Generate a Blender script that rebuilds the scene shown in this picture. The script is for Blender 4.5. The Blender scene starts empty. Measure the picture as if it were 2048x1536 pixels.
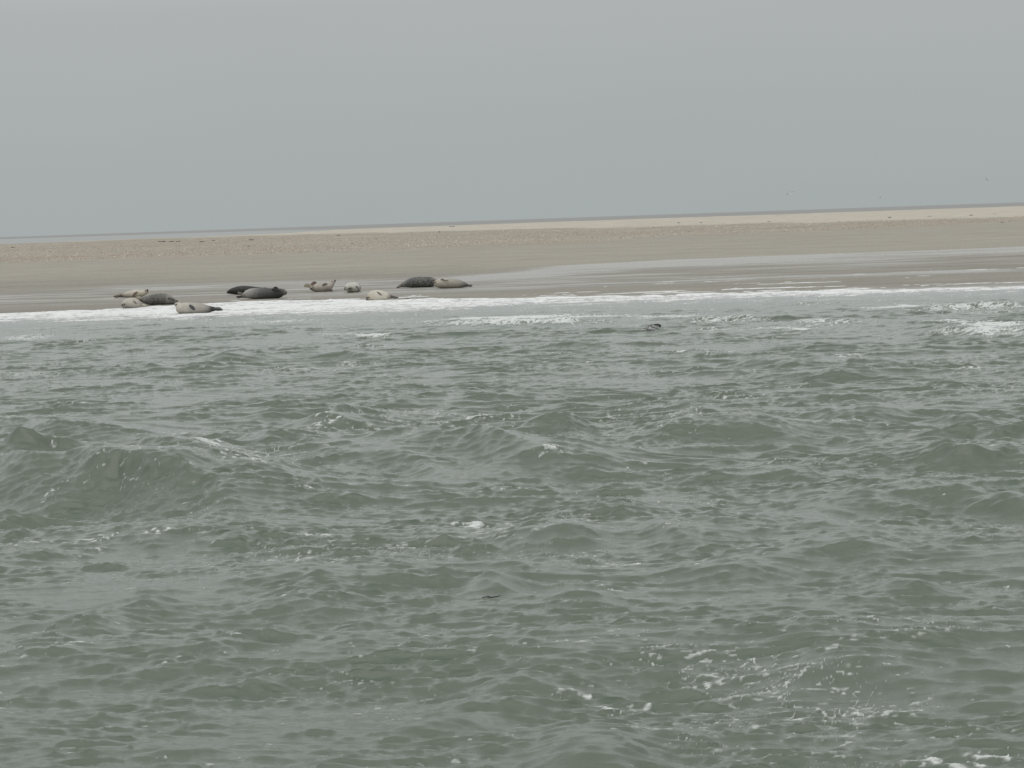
import bpy, math, random
import numpy as np
from mathutils import Matrix, Vector, noise as mnoise

S = bpy.context.scene
# ------------------------------------------------------------------ camera
F = 5000.0                      # focal length in photograph pixels (2048 wide)
HC = 2.95                       # eye height above the water
ROLL, PITCH = math.radians(1.958), math.radians(3.762)
cd = bpy.data.cameras.new('camera'); cam = bpy.data.objects.new('camera', cd)
S.collection.objects.link(cam); S.camera = cam
cd.sensor_width = 36.0; cd.lens = 36.0 * F / 2048.0
cd.clip_start = 0.1; cd.clip_end = 60000
R3 = (Matrix.Rotation(math.pi/2 - PITCH, 3, 'X') @ Matrix.Rotation(-ROLL, 3, 'Z'))
cam.matrix_world = Matrix.Translation((0, 0, HC)) @ R3.to_4x4()
S.render.resolution_x, S.render.resolution_y = 1024, 768

# ------------------------------------------------------------------ sky and sun
SUN_EL, SUN_AZ = math.radians(76), math.radians(200)     # high, veiled by the overcast
w = bpy.data.worlds.new('World'); S.world = w; w.use_nodes = True
nt = w.node_tree; nt.nodes.clear()
N = nt.nodes.new; L = nt.links.new
out = N('ShaderNodeOutputWorld'); bg = N('ShaderNodeBackground'); L(bg.outputs[0], out.inputs[0])
sky = N('ShaderNodeTexSky'); sky.sky_type = 'NISHITA'; sky.sun_disc = False
sky.sun_elevation = SUN_EL; sky.sun_rotation = SUN_AZ; sky.dust_density = 4.0
hsv = N('ShaderNodeHueSaturation'); hsv.inputs['Saturation'].default_value = 0.35; L(sky.outputs[0], hsv.inputs['Color'])
tc = N('ShaderNodeTexCoord'); sx = N('ShaderNodeSeparateXYZ'); L(tc.outputs['Generated'], sx.inputs[0])
ramp = N('ShaderNodeValToRGB'); L(sx.outputs['Z'], ramp.inputs[0])      # overcast: zenith brighter than horizon
SKY_H = (3.95, 4.32, 4.30); SKY_Z = (4.9, 5.1, 5.1)
cr = ramp.color_ramp
cr.elements[0].position = 0.0; cr.elements[0].color = [c/12 for c in SKY_H] + [1]
cr.elements[1].position = 1.0; cr.elements[1].color = [c/12 for c in SKY_Z] + [1]
e = cr.elements.new(0.085); e.color = [4.28/12, 4.56/12, 4.53/12, 1]
e = cr.elements.new(0.30); e.color = [8.5/12, 8.75/12, 8.75/12, 1]
e = cr.elements.new(0.18); e.color = [7.3/12, 7.55/12, 7.55/12, 1]
mul = N('ShaderNodeVectorMath'); mul.operation = 'SCALE'; mul.inputs['Scale'].default_value = 12.0
L(ramp.outputs[0], mul.inputs[0])
# faint cloud structure
mp = N('ShaderNodeMapping'); mp.inputs['Scale'].default_value = (2.5, 2.5, 11.0); L(tc.outputs['Generated'], mp.inputs[0])
nz = N('ShaderNodeTexNoise'); nz.inputs['Scale'].default_value = 1.6; nz.inputs['Detail'].default_value = 4; L(mp.outputs[0], nz.inputs['Vector'])
mr = N('ShaderNodeMapRange'); mr.inputs[1].default_value = 0.3; mr.inputs[2].default_value = 0.7
mr.inputs[3].default_value = 0.985; mr.inputs[4].default_value = 1.015; L(nz.outputs[0], mr.inputs[0])
mul2 = N('ShaderNodeVectorMath'); mul2.operation = 'SCALE'; L(mul.outputs[0], mul2.inputs[0]); L(mr.outputs[0], mul2.inputs['Scale'])
mx = N('ShaderNodeMix'); mx.data_type = 'RGBA'; mx.inputs[0].default_value = 0.94
L(hsv.outputs[0], mx.inputs[6]); L(mul2.outputs[0], mx.inputs[7]); L(mx.outputs[2], bg.inputs[0])
bg.inputs[1].default_value = 0.10
sd = bpy.data.lights.new('sun', 'SUN'); sd.energy = 1.15; sd.angle = math.radians(70); sd.color = (1.0, 0.96, 0.90)
so = bpy.data.objects.new('sun', sd); S.collection.objects.link(so)
so.rotation_euler = (math.pi/2 - SUN_EL, 0, math.pi - SUN_AZ + 0)
S.view_settings.view_transform = 'Standard'; S.view_settings.look = 'None'
S.view_settings.exposure = 0.0; S.view_settings.gamma = 1.0

# ------------------------------------------------------------------ helpers
def ray(u, v):
    d = R3 @ Vector(((u-1024)/F, -(v-768)/F, -1.0)); return d
def at_z(u, v, z=0.0):
    d = ray(u, v); t = (z-HC)/d.z; return Vector((d.x*t, d.y*t, z))
def at_y(u, v, Y):
    d = ray(u, v); t = Y/d.y; return Vector((d.x*t, Y, HC+d.z*t))
def sstep(a, b, x):
    t = np.clip((x-a)/(b-a), 0, 1); return t*t*(3-2*t)
def filt(Nn, Lt, lmin, lmax, p=0.0, th=None, s=0.0, seed=0, ax=1.0, ay=1.0):
    """periodic random field with its displacement and convergence: spectrum |k|^-p, wavelengths lmin..lmax"""
    rg = np.random.default_rng(seed)
    k1 = np.fft.fftfreq(Nn, Lt/Nn)*2*np.pi
    kx, ky = np.meshgrid(k1*ax, k1*ay, indexing='xy')
    k = np.sqrt(kx*kx+ky*ky); k[0, 0] = 1
    kp, km = 2*np.pi/lmax, 2*np.pi/lmin
    A = k**(-p) * np.exp(-(kp/k)**4) * np.exp(-(k/km)**4)
    if th is not None:
        c = (kx*math.cos(th)+ky*math.sin(th))/k
        A = A*(0.06+np.abs(c)**s)
    A[0, 0] = 0
    H = A*np.exp(2j*np.pi*rg.random((Nn, Nn)))*rg.rayleigh(1.0, (Nn, Nn))
    h = np.fft.ifft2(H).real; sc = 1/h.std()
    if th is None: return (h*sc).astype(np.float32)
    dx = np.fft.ifft2(1j*kx/k*H).real; dy = np.fft.ifft2(1j*ky/k*H).real
    cv = np.fft.ifft2(k*H).real
    return [(f*sc).astype(np.float32) for f in (h, dx, dy)] + [(cv/cv.std()).astype(np.float32)]
def samp(Fd, Lt, x, y):
    n = Fd.shape[0]; fx = (x/Lt) % 1.0*n; fy = (y/Lt) % 1.0*n
    i = np.floor(fx).astype(int); j = np.floor(fy).astype(int); a = fx-i; b = fy-j
    i %= n; j %= n; i2 = (i+1) % n; j2 = (j+1) % n
    return (Fd[j, i]*(1-a)+Fd[j, i2]*a)*(1-b)+(Fd[j2, i]*(1-a)+Fd[j2, i2]*a)*b
def grid_mesh(name, X, Y, Z, keep=None, attrs=None):
    r, c = X.shape; V = np.stack([X, Y, Z], -1).reshape(-1, 3).astype(np.float32)
    idx = np.arange(r*c).reshape(r, c)
    q = np.stack([idx[:-1, :-1], idx[:-1, 1:], idx[1:, 1:], idx[1:, :-1]], -1).reshape(-1, 4)
    if keep is not None: q = q[keep.reshape(-1)]
    used = np.unique(q); remap = np.full(r*c, -1); remap[used] = np.arange(len(used)); q = remap[q]; V = V[used]
    me = bpy.data.meshes.new(name)
    me.vertices.add(len(V)); me.vertices.foreach_set('co', V.ravel())
    me.loops.add(q.size); me.loops.foreach_set('vertex_index', q.ravel().astype(np.int32))
    me.polygons.add(len(q)); me.polygons.foreach_set('loop_start', np.arange(0, q.size, 4, dtype=np.int32))
    me.polygons.foreach_set('use_smooth', np.ones(len(q), dtype=bool))
    me.update(calc_edges=True)
    for k, (t, A) in (attrs or {}).items():
        A = A.reshape(r*c, -1)[used]
        if t == 'c': A = np.hstack([A, np.ones((len(A), 1))])
        a = me.attributes.new(k, 'FLOAT_COLOR' if t == 'c' else 'FLOAT', 'POINT')
        a.data.foreach_set('color' if t == 'c' else 'value', A.ravel().astype(np.float32))
    return me
def link(name, me, mat, parent=None):
    o = bpy.data.objects.new(name, me); S.collection.objects.link(o); o.parent = parent
    if mat: me.materials.append(mat)
    return o
def tag(o, label=None, cat=None, group=None, kind=None):
    if label: o['label'] = label
    if cat: o['category'] = cat
    if group: o['group'] = group
    if kind: o['kind'] = kind
    return o
def newmat(name):
    m = bpy.data.materials.new(name); m.use_nodes = True; t = m.node_tree
    return m, t, t.nodes['Principled BSDF'], t.nodes.new, t.links.new
def lin(r, g, b):
    return np.array([(c/255/12.92 if c/255 <= .04045 else ((c/255+.055)/1.055)**2.4) for c in (r, g, b)])

# ------------------------------------------------------------------ the beach: height of the sand at any point
N_BIG = filt(512, 400.0, 12, 120, 1.2, seed=5)
N_MED = filt(512, 60.0, 0.8, 10, 1.0, seed=6)
N_STR = filt(1024, 60.0, 0.3, 8, 0.8, seed=7, ax=1.0, ay=1.0)
def waterline(x): return 87.3 - 0.13*x
def sand_z(x, y):
    x = np.asarray(x, float); y = np.asarray(y, float)
    s = y-waterline(np.clip(x, -60, 60))
    z = np.where(s > 0, 0.6*(1-np.exp(-np.maximum(s, 0)/35)), s*0.0171)
    z = np.where(s < -80, -1.37, z)
    far = np.interp(x/np.maximum(y, 1), [-0.5, -0.205, -0.13, -0.085, -0.06, 0.0, 0.205, 0.5], [700, 850, 880, 1000, 1500, 1560, 1500, 1400])
    far = far*(1+0.02*samp(N_BIG, 400, x*.7, y*.05))
    z = z+sstep(10, 80, s)*0.035*samp(N_BIG, 400, x, y*1.2)*sstep(0, 40, s)
    z = z+sstep(2, 60, s)*0.008*samp(N_MED, 60, x*.5, y)
    return z-1.8*sstep(far, far*1.12, y)

def ground_pt(u, v):
    z = 0.1
    for _ in range(30):
        p = at_z(u, v, z); z = 0.5*z+0.5*float(sand_z(p.x, p.y))
    return at_z(u, v, z)

# sand sheet -------------------------------------------------------
dep = np.concatenate([np.linspace(2600, 230, 60), np.linspace(228, 5, 700), np.array([4, 3, 2])])
yr = np.concatenate([np.array([-40.0, -10.0]), HC*F/dep]); tt = np.linspace(-0.42, 0.42, 900)
YY, TT = np.meshgrid(yr, tt, indexing='ij'); XX = TT*(np.abs(YY)+25)
ZZ = sand_z(XX, YY)
s = YY-waterline(np.clip(XX, -60, 60))
n1 = samp(N_BIG, 400, XX*1.3+11, YY*.55); n2 = samp(N_MED, 60, XX*.25+3, YY*.8+5); n3 = samp(N_STR, 60, XX*.35, YY*1.7)
n4 = samp(N_STR, 60, XX*1.5+7, YY*.6)
ang = XX/np.maximum(YY, 1)
dry = lin(213, 205, 192)*np.ones(3); mid = lin(193, 188, 176); shell = lin(193, 183, 169); pale = lin(228, 221, 206); wetc = lin(178, 174, 165)
def mixc(A, B, m): return A*(1-m[..., None])+B*m[..., None]
col = np.broadcast_to(wetc, XX.shape+(3,)).copy()
d_edge = sstep(24, 62, s+n1*5)                       # drying upward
col = mixc(col, mid, d_edge)
shell_in = np.interp(ang, [-.205, 0, .12, .205], [205, 225, 260, 300])+n1*14
shell_out = np.interp(ang, [-.205, -.1, -.02, .03, .1, .205], [900, 820, 640, 560, 480, 430])*(1+.03*n1)
m_sh = sstep(shell_in-8, shell_in+22, YY)*(1-sstep(shell_out*.93, shell_out*1.02, YY))
m_far = sstep(shell_out*.93, shell_out*1.02, YY)
col = mixc(col, shell, m_sh*np.clip(.62+.30*n2+.25*n3, 0, 1))
col = mixc(col, dry, m_sh*np.clip(-.15+.5*n4+.3*n1, 0, .8))
col = mixc(col, pale, m_far*.9)
pinkln = m_sh*sstep(.7, 1.5, samp(N_BIG, 400, XX*.35, YY*1.3+77))
col = mixc(col, lin(184, 158, 142), pinkln*.2)
col = col*(1+0.035*n2+.02*n3)[..., None]
# wet film on the lower beach
top = np.interp(ang, [-.205, -.1, -.03, 0, .06, .205], [33, 35, 33, 38, 50, 60])+n1*3
lowe = np.interp(ang, [-.205, -.03, .04, .205], [9, 11, 13, 15])+n2*1.0
wet = sstep(lowe-1.2, lowe+.6, s)*(1-sstep(top-7, top, s))
wet = wet*np.clip(.66+.38*n2+.25*n1, 0, 1)
strip = sstep(top-19, top-11, s)*(1-sstep(top-4, top+1, s))*(.25+.75*sstep(-.05, .07, ang))       # standing film along the upper edge
strip2 = sstep(-.02, .05, ang)*sstep(lowe-.6, lowe+.3, s)*(1-sstep(lowe+1.5, lowe+4, s+n3))
wet = np.clip(wet*.8+strip*(.8+.08*n3)+strip2*.55, 0, 1)
wet = np.maximum(wet, 1-sstep(1.5, 6, s))
me = grid_mesh('sand', XX, YY, ZZ, attrs={'tint': ('c', col), 'wet': ('f', wet), 'shelly': ('f', m_sh)})
m, t, bs, Nn, Ln = newmat('sand')
at = Nn('ShaderNodeAttribute'); at.attribute_name = 'tint'; aw = Nn('ShaderNodeAttribute'); aw.attribute_name = 'wet'
ash = Nn('ShaderNodeAttribute'); ash.attribute_name = 'shelly'
tc = Nn('ShaderNodeTexCoord'); n = Nn('ShaderNodeTexNoise'); n.inputs['Scale'].default_value = 6; n.inputs['Detail'].default_value = 6
Ln(tc.outputs['Object'], n.inputs['Vector'])
r_ = Nn('ShaderNodeMapRange'); r_.inputs[1].default_value = .3; r_.inputs[2].default_value = .7; r_.inputs[3].default_value = .86; r_.inputs[4].default_value = 1.12
Ln(n.outputs[0], r_.inputs[0])
vm = Nn('ShaderNodeVectorMath'); vm.operation = 'SCALE'; Ln(at.outputs['Color'], vm.inputs[0]); Ln(r_.outputs[0], vm.inputs['Scale'])
vw = Nn('ShaderNodeMapRange'); vw.inputs[3].default_value = .64; vw.inputs[4].default_value = .56; Ln(aw.outputs['Fac'], vw.inputs[0])
vm2 = Nn('ShaderNodeVectorMath'); vm2.operation = 'SCALE'; Ln(vm.outputs[0], vm2.inputs[0]); Ln(vw.outputs[0], vm2.inputs['Scale'])
Ln(vm2.outputs[0], bs.inputs['Base Color'])
rr = Nn('ShaderNodeMapRange'); rr.inputs[3].default_value = .95; rr.inputs[4].default_value = .26; Ln(aw.outputs['Fac'], rr.inputs[0]); Ln(rr.outputs[0], bs.inputs['Roughness'])
sp = Nn('ShaderNodeMapRange'); sp.inputs[3].default_value = .04; sp.inputs[4].default_value = .5; Ln(aw.outputs['Fac'], sp.inputs[0]); Ln(sp.outputs[0], bs.inputs['Specular IOR Level'])
bp = Nn('ShaderNodeBump'); bp.inputs['Distance'].default_value = .02
bsn = Nn('ShaderNodeMapRange'); bsn.inputs[3].default_value = .5; bsn.inputs[4].default_value = .06; Ln(aw.outputs['Fac'], bsn.inputs[0]); Ln(bsn.outputs[0], bp.inputs['Strength'])
Ln(n.outputs[0], bp.inputs['Height']); Ln(bp.outputs[0], bs.inputs['Normal'])
tag(link('sand', me, m), kind='structure')

# ------------------------------------------------------------------ far sea behind the sandbank
yr = HC*F/np.concatenate([np.linspace(30, 10, 12), np.linspace(9.5, .5, 40)]); tt = np.linspace(-.6, .6, 81)
YY, TT = np.meshgrid(yr, tt, indexing='ij')
me = grid_mesh('far_sea', TT*YY, YY, YY*0-0.02, attrs={'deep': ('f', sstep(0, 1, (YY-np.interp(TT, [-.2, -.1, -.05], [3000, 2300, 1000]))/900))})
m, t, bs, Nn, Ln = newmat('far_sea_water')
r1 = Nn('ShaderNodeAttribute'); r1.attribute_name = 'deep'
mx = Nn('ShaderNodeMix'); mx.data_type = 'RGBA'; mx.inputs[6].default_value = (.29, .305, .30, 1); mx.inputs[7].default_value = (.24, .24, .235, 1)
Ln(r1.outputs['Fac'], mx.inputs[0]); Ln(mx.outputs[2], bs.inputs['Base Color'])
r2 = Nn('ShaderNodeMapRange'); r2.inputs[3].default_value = .40; r2.inputs[4].default_value = .12; Ln(r1.outputs['Fac'], r2.inputs[0]); Ln(r2.outputs[0], bs.inputs['Specular IOR Level'])
bs.inputs['Roughness'].default_value = .5
tag(link('far_sea', me, m), kind='structure')

# ------------------------------------------------------------------ near water
TH = math.radians(-97)
LA, LB = 113.0, 17.3
hA, dxA, dyA, cA = filt(2048, LA, 1.3, 6.0, 2.0, TH, 3.0, seed=21)
LM = 37.0
hM, dxM, dyM, cM = filt(1024, LM, 0.16, 1.0, 1.5, TH+.05, 2.0, seed=57)
hB, dxB, dyB, cB = filt(1024, LB, 0.05, 0.35, 1.2, TH+.1, 1.5, seed=33)
sharp = lambda h: np.where(h > 1.4, 1.4+.9*np.tanh((h-1.4)/.9), h)
hM = sharp(hM+.28*(np.clip(hM, -2, 2)**2-1)); hB = sharp(hB+.28*(np.clip(hB, -2, 2)**2-1))
NF = filt(1024, 41.0, 0.12, 3.0, 0.7, seed=44)
NG = filt(1024, 53.0, 0.8, 9.0, 0.9, seed=45)
yr = [7.0]
while yr[-1] < 94: yr.append(yr[-1]+.011+.00092*yr[-1])
yr = np.array(yr); tt = np.linspace(-0.256, 0.256, 1350)
YY, TT = np.meshgrid(yr, tt, indexing='ij'); XX = TT*(YY+4)
sd_ = waterline(XX)-YY                                        # metres of water in front of the shoreline
amp = sstep(.5, 12.0, sd_)*.5+sstep(8, 60, sd_)*.5
ampA = amp*(.75+.25*sstep(16, 34, YY))*np.clip(.95+.22*samp(NG, 53, XX*.4, YY*.4), .5, 1.5)
AS, MS, BS, CH = 0.034, 0.0130, 0.0064, .6
gustB = np.clip(1+.35*samp(NG, 53, XX*.8+9, YY*.8), .35, 1.8)
cs, sn = math.cos(.10), math.sin(.10)
XR, YR = (XX*cs-YY*sn)*.5, XX*sn+YY*cs
DX = CH*AS*ampA*samp(dxA, LA, XX, YY); DY = CH*AS*ampA*samp(dyA, LA, XX, YY)
H = AS*ampA*samp(hA, LA, XX, YY); CV = samp(cA, LA, XX, YY)*ampA
aB = (.25+.75*sstep(1, 20, sd_))*gustB*(1-.35*sstep(35, 80, YY))
bx, by = samp(dxB, LB, XR, YR), samp(dyB, LB, XR, YR)
DX += .6*BS*aB*(bx*cs+by*sn); DY += .6*BS*aB*(-bx*sn+by*cs)
H += BS*aB*samp(hB, LB, XR, YR); CVB = samp(cB, LB, XR, YR)*aB
aM = (.12*sstep(0, 4, sd_)+.88*sstep(3, 22, sd_))*np.clip(1+.4*samp(NG, 53, XX*.5+29, YY*.4), .35, 1.9)
# individual crests: two ends of the crest line, height, width of the face and of the back in metres
CRESTS = [(-60,905,470,940,.40,.62,2.4),(200,922,430,928,.17,.4,1.4),(-60,833,200,850,.26,.7,1.6),(570,838,730,838,.20,.55,1.3),(630,826,665,828,.17,.4,.8),
 (250,890,400,892,.15,.45,1.0),(1040,857,1150,857,.19,.45,1.0),(840,880,1130,915,.25,.6,1.6),(430,882,690,905,.17,.5,1.4),
 (700,915,940,950,.16,.5,1.2),(1250,838,1370,842,.14,.5,1.0),(1640,822,1770,826,.15,.5,1.0),(1330,865,1600,858,.17,.7,1.8),
 (1850,838,2000,842,.12,.4,1.0),(1850,900,2080,890,.2,.6,1.6),(1010,1060,1180,1060,.2,.45,1.1),(1230,1045,1430,1062,.17,.5,1.2),
 (1120,1015,1260,1025,.11,.4,.9),(180,1062,560,1060,.1,.5,1.4),(1760,1163,1880,1158,.10,.3,.7),(1560,1322,1830,1318,.12,.35,.9),
 (420,1165,830,1158,.11,.4,1.0),(520,1200,690,1200,.10,.35,.8),(910,1168,1000,1172,.12,.35,.7),(900,1382,1120,1378,.09,.3,.8),
 (1100,1505,1290,1500,.12,.3,.7),(800,1440,940,1446,.09,.3,.7),(70,1245,220,1245,.09,.3,.8),(410,710,465,712,.13,.5,.8),
 (1380,634,1560,632,.14,.8,1.8),(300,662,520,660,.12,.7,1.6),(880,640,1220,636,.16,.8,1.6),(1560,640,1760,640,.12,.8,1.6),(1880,652,2060,662,.2,.9,1.8),
 (1980,1000,2090,990,.2,.5,1.2),(1380,1120,1560,1128,.1,.4,1.0),(1600,1095,1800,1090,.1,.4,1.0),(1120,1205,1230,1200,.09,.3,.7),(1660,1012,1850,1010,.1,.4,1.0),
 (1800,612,2080,606,.13,.6,1.4),(1500,605,1760,603,.07,.5,1.2),(640,705,760,708,.1,.5,1),(1100,690,1210,690,.1,.4,.9),(180,735,330,738,.1,.5,1.),(1480,720,1600,722,.1,.5,1.)]
FOLD = np.zeros_like(H); ENV = np.zeros_like(H); cover = np.zeros_like(H)
BRK = {(880,640): 1.25, (1880,652): 1.2, (1560,640): .9, (1380,634): .95, (1800,612): 1.1, (20,908): .6, (700,915): .45, (1500,605): .55, (1850,900): .6}
for (u1, v1, u2, v2, hh, wf, wb) in CRESTS:
    big = hh > .15; wf *= .85 if big else .7; wb *= .9 if big else 1.0; hh *= 1.25 if v1 < 1000 else .9
    a, b = at_z(u1, v1, hh*.8), at_z(u2, v2, hh*.8)
    d = np.array([b.x-a.x, b.y-a.y]); Lh = np.linalg.norm(d)/2; d /= 2*Lh
    cx, cy = (a.x+b.x)/2, (a.y+b.y)/2
    m_ = (np.abs(XX-cx) < Lh*2.6+2) & (np.abs(YY-cy) < 7+Lh)
    dx, dy = XX[m_]-cx, YY[m_]-cy
    al, ac = (dx*d[0]+dy*d[1]), (-dx*d[1]+dy*d[0])
    ac = ac+.08*samp(NG, 53, XX[m_]*1.4+u1, YY[m_]*.6)*(1+wf)+.018*samp(NF, 41, XX[m_]*1.0+v1, YY[m_]*.6)+.04*(al/Lh)**2*Lh
    env = np.exp(-np.abs(al/(Lh*1.15))**2.6)*(1+.08*samp(NG, 53, XX[m_]*1.6+v1, YY[m_]*.4))
    pf = np.where(ac > 0, 1/(1+(ac/wb)**2), np.exp(-(np.abs(ac)/wf)**1.25))
    H[m_] += hh*env*(pf-.18*np.exp(-((ac+wf*2.1)/(wf*1.3))**2))
    ENV[m_] += env*np.exp(-(ac/(wf*2.2))**2)*min(1, hh/.2)
    if (u1, v1) in BRK: cover[m_] = np.maximum(cover[m_], BRK[(u1, v1)]*env*np.exp(-((ac+(.25 if v1 < 700 else -.03))/(.6 if v1 < 700 else .10))**2))
    FOLD[m_] += env*np.exp(-((ac-.02)/.16)**2)*hh*2.5
aM *= (1-.55*np.clip(ENV, 0, 1))*(.55+.45*sstep(18, 40, YY))
c2, s2_ = math.cos(-.06), math.sin(-.06); XM, YM = (XX*c2-YY*s2_)*.42, XX*s2_+YY*c2
mx_, my_ = samp(dxM, LM, XM, YM), samp(dyM, LM, XM, YM)
DX += .5*MS*aM*(mx_*c2+my_*s2_); DY += .5*MS*aM*(-mx_*s2_+my_*c2)
H += MS*aM*samp(hM, LM, XM, YM); CVM = samp(cM, LM, XM, YM)*aM
# the many smaller wind waves: short crests with a steep hollow face and a long back
rgw = np.random.default_rng(77); CR2 = np.zeros_like(H); TAN = tt
def small_wave(cx, cy, Lh, hh, th, wf, wb, cv, ph):
    Rr = Lh*1.7+wb*2.5
    i0, i1 = np.searchsorted(yr, [cy-max(Lh*.8, wf*4), cy+Rr]); 
    if i1-i0 < 2: return
    q = 1/(yr[i0]+4); j0, j1 = np.searchsorted(TAN, [(cx-Rr)/(yr[i0]+4)-.002, (cx+Rr)/(yr[i0]+4)+.002])
    if j1-j0 < 2: return
    sl = (slice(i0, i1), slice(j0, j1)); dx, dy = XX[sl]-cx, YY[sl]-cy
    al, ac = dx*math.cos(th)+dy*math.sin(th), -dx*math.sin(th)+dy*math.cos(th)
    ac = ac-cv*al*al/Lh+.10*Lh*np.sin(al/Lh*3.1+ph)+.05*Lh*np.sin(al/Lh*7.3+ph*3)
    env = np.clip(1-(al/(Lh*1.6))**2, 0, 1)**2*(.85+.15*np.sin(al/Lh*5+ph*2))
    pf = np.where(ac > 0, 1/(1+(ac/wb)**2), np.exp(-np.abs(ac)/wf))
    a_ = amp[sl]**.7; H[sl] += hh*env*pf*a_
    CR2[sl] = np.maximum(CR2[sl], env*np.exp(-((ac)/(.12*wb+.02))**2)*a_*min(1, hh/.1))
for _ in range(5200):
    Y_ = rgw.uniform(10, 86) if _ % 3 else rgw.uniform(10, 34); X_ = rgw.uniform(-.25, .25)*(Y_+4)
    gr = float(samp(NG, 53, np.array(X_*.5+40), np.array(Y_*.5+9)))
    if gr+rgw.normal()*.8 < -.3: continue
    Lh = .11*(1-rgw.random())**(-1/1.5); 
    if Lh > (.42 if Y_ < 24 else .95) or (Lh < .16 and Y_ > 45): continue
    hh = .118*Lh**.85*rgw.uniform(.45, 1.3)*float(np.interp(Y_, [14, 32], [.78, 1.15])); wf = hh*rgw.uniform(.8, 1.6)
    small_wave(X_, Y_, Lh, hh, rgw.normal(-.04, .20), wf, wf*rgw.uniform(2.8, 5.0), rgw.normal(.12, .22), rgw.uniform(0, 6.28))
X2, Y2 = XX+DX, YY+DY
H += .02*sstep(6, 0, sd_)
H = np.where(sd_ < 0, -.03+H*.2, H)
# foam: streaks trail from the breaking crests, lace and flecks between them
wx = .25*samp(NG, 53, XX*1.7, YY*1.7); wy = .25*samp(NG, 53, XX*1.7+20, YY*1.7+7)
lace = samp(NF, 41, XX*.8+wx, YY*1.4+wy); lace2 = samp(NF, 41, XX*2.0+5, YY*4.2+9); patch = samp(NG, 53, XX*.9, YY*.9); patch2 = samp(NG, 53, XX*.35+13, YY*.42+31)
fil = np.exp(-(lace/.20)**2)
FOAM = [(1040,633,150,6,1.1),(945,636,60,5,1.2),(1075,632,45,5,1.4),(1190,631,90,3.5,1.0),(1330,630,120,4,.8),(1290,637,60,3,.7),(1560,652,120,4,.7),
 (1420,655,70,3,.7),(1605,655,25,4,1.2),(1930,606,150,4,.9),(1800,612,120,3.5,.9),(1820,610,20,5,1.3),(1990,648,80,7,1.5),(1900,640,90,4,.9),(2000,622,100,3,.9),
 (560,640,170,4,.7),(745,668,60,5,1.0),(700,664,120,3,.6),(50,672,70,5,.8),(150,682,70,3,.6),(760,690,90,4,.5),(300,640,200,3,.5),(880,640,50,4,.8),
 (240,920,240,4,.75),(420,938,60,10,.95),(500,965,110,20,.75),(520,975,40,8,1.0),(120,955,14,14,.8),(120,990,35,6,.8),(100,1000,30,7,.7),(600,1000,90,6,.6),
 (60,1082,150,6,.8),(180,1078,80,6,.9),(310,1073,50,4,.85),(420,1069,45,3.5,1.1),(370,885,40,3,.5),(920,1045,70,6,.9),(945,1048,30,4,1.2),(958,837,28,5,1.3),
 (1230,1118,90,6,.8),(1270,1115,50,3,1.1),(650,862,35,6,.8),(640,1070,80,6,.7),(1000,985,120,9,.65),(1110,945,60,5,.8),(1290,937,30,5,.8),
 (945,1305,16,3,.85),(1175,1295,80,6,.8),(1240,1378,110,14,.75),(1130,1360,60,6,.8),(1700,1398,170,14,.75),(1720,1232,110,10,.6),(1690,1466,60,6,.9),(1560,1455,40,4,.9),
 (2010,1492,90,6,1.05),(1930,1512,80,4,.9),(1850,1500,80,8,.8),(1780,1530,90,6,1.0),(1930,1450,60,8,.7),(1990,900,80,10,.65),(1950,735,100,5,.8),(1700,708,60,4,.7),(560,735,50,5,.7),(340,1320,60,4,.8),(60,1310,70,5,.7),
 (1830,1015,110,8,.45),(2010,1003,40,8,.9),(1100,1160,60,4,.7),(1980,1150,80,5,.7),(90,725,90,5,.5),(640,720,70,4,.6),(1180,720,80,3,.6),(1480,790,90,4,.6),(1350,700,50,3,.6),(190,1090,50,5,.8),(600,1110,50,4,.6)]
for (u, v, ru, rv, k) in FOAM:
    c = at_z(u, v, .05); Y = c.y; a = ru*Y/F; b = max(rv*Y*Y/(F*HC), .12)
    m_ = (np.abs(XX-c.x) < 3*a) & (np.abs(YY-c.y) < 3*b)
    rr_ = ((XX[m_]-c.x)/a)**2+((YY[m_]-c.y)/b)**2
    cover[m_] = np.maximum(cover[m_], k*(.90 if v > 940 else 1.05 if v > 700 else 1.3)*np.exp(-rr_*.9))
foam = .92*sstep(.46, 1.40, cover*1.0+.46*fil*sstep(.08, .5, cover)+.26*lace2*sstep(.05, .5, cover)-.08)
foam = np.maximum(foam, .60*sstep(.75, 1.9, CR2*.8+.35*lace2+.35*patch2+.15*fil))
foam = np.maximum(foam, .6*sstep(.60, 1.6, fil*(.25+.5*patch+.45*patch2)+.30*lace2))
foam = np.maximum(foam, .50*sstep(1.9, 3.0, patch2*.4+lace2*.95+.3*fil+.3*patch))
foam = np.maximum(foam, .8*sstep(.80, 1.55, .66*sstep(26, 2, sd_)*(.7+.35*patch)+.35*fil+.32*lace2+.2*CV+.25*CR2))
shal = sstep(10, -1, sd_)
H = H+foam*.012
me = grid_mesh('sea_water', X2, Y2, H, attrs={'foam': ('f', foam), 'shallow': ('f', shal)}, keep=(sd_[:-1, :-1] > -2.5))
m, t, bs, Nn, Ln = newmat('sea_water')
af = Nn('ShaderNodeAttribute'); af.attribute_name = 'foam'; as_ = Nn('ShaderNodeAttribute'); as_.attribute_name = 'shallow'
tc = Nn('ShaderNodeTexCoord')
n0 = Nn('ShaderNodeTexNoise'); n0.inputs['Scale'].default_value = 26; n0.inputs['Detail'].default_value = 3; Ln(tc.outputs['Object'], n0.inputs['Vector'])
th_ = Nn('ShaderNodeMath'); th_.operation = 'MULTIPLY_ADD'; th_.inputs[1].default_value = .7; th_.inputs[2].default_value = -.35; Ln(n0.outputs[0], th_.inputs[0])
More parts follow.
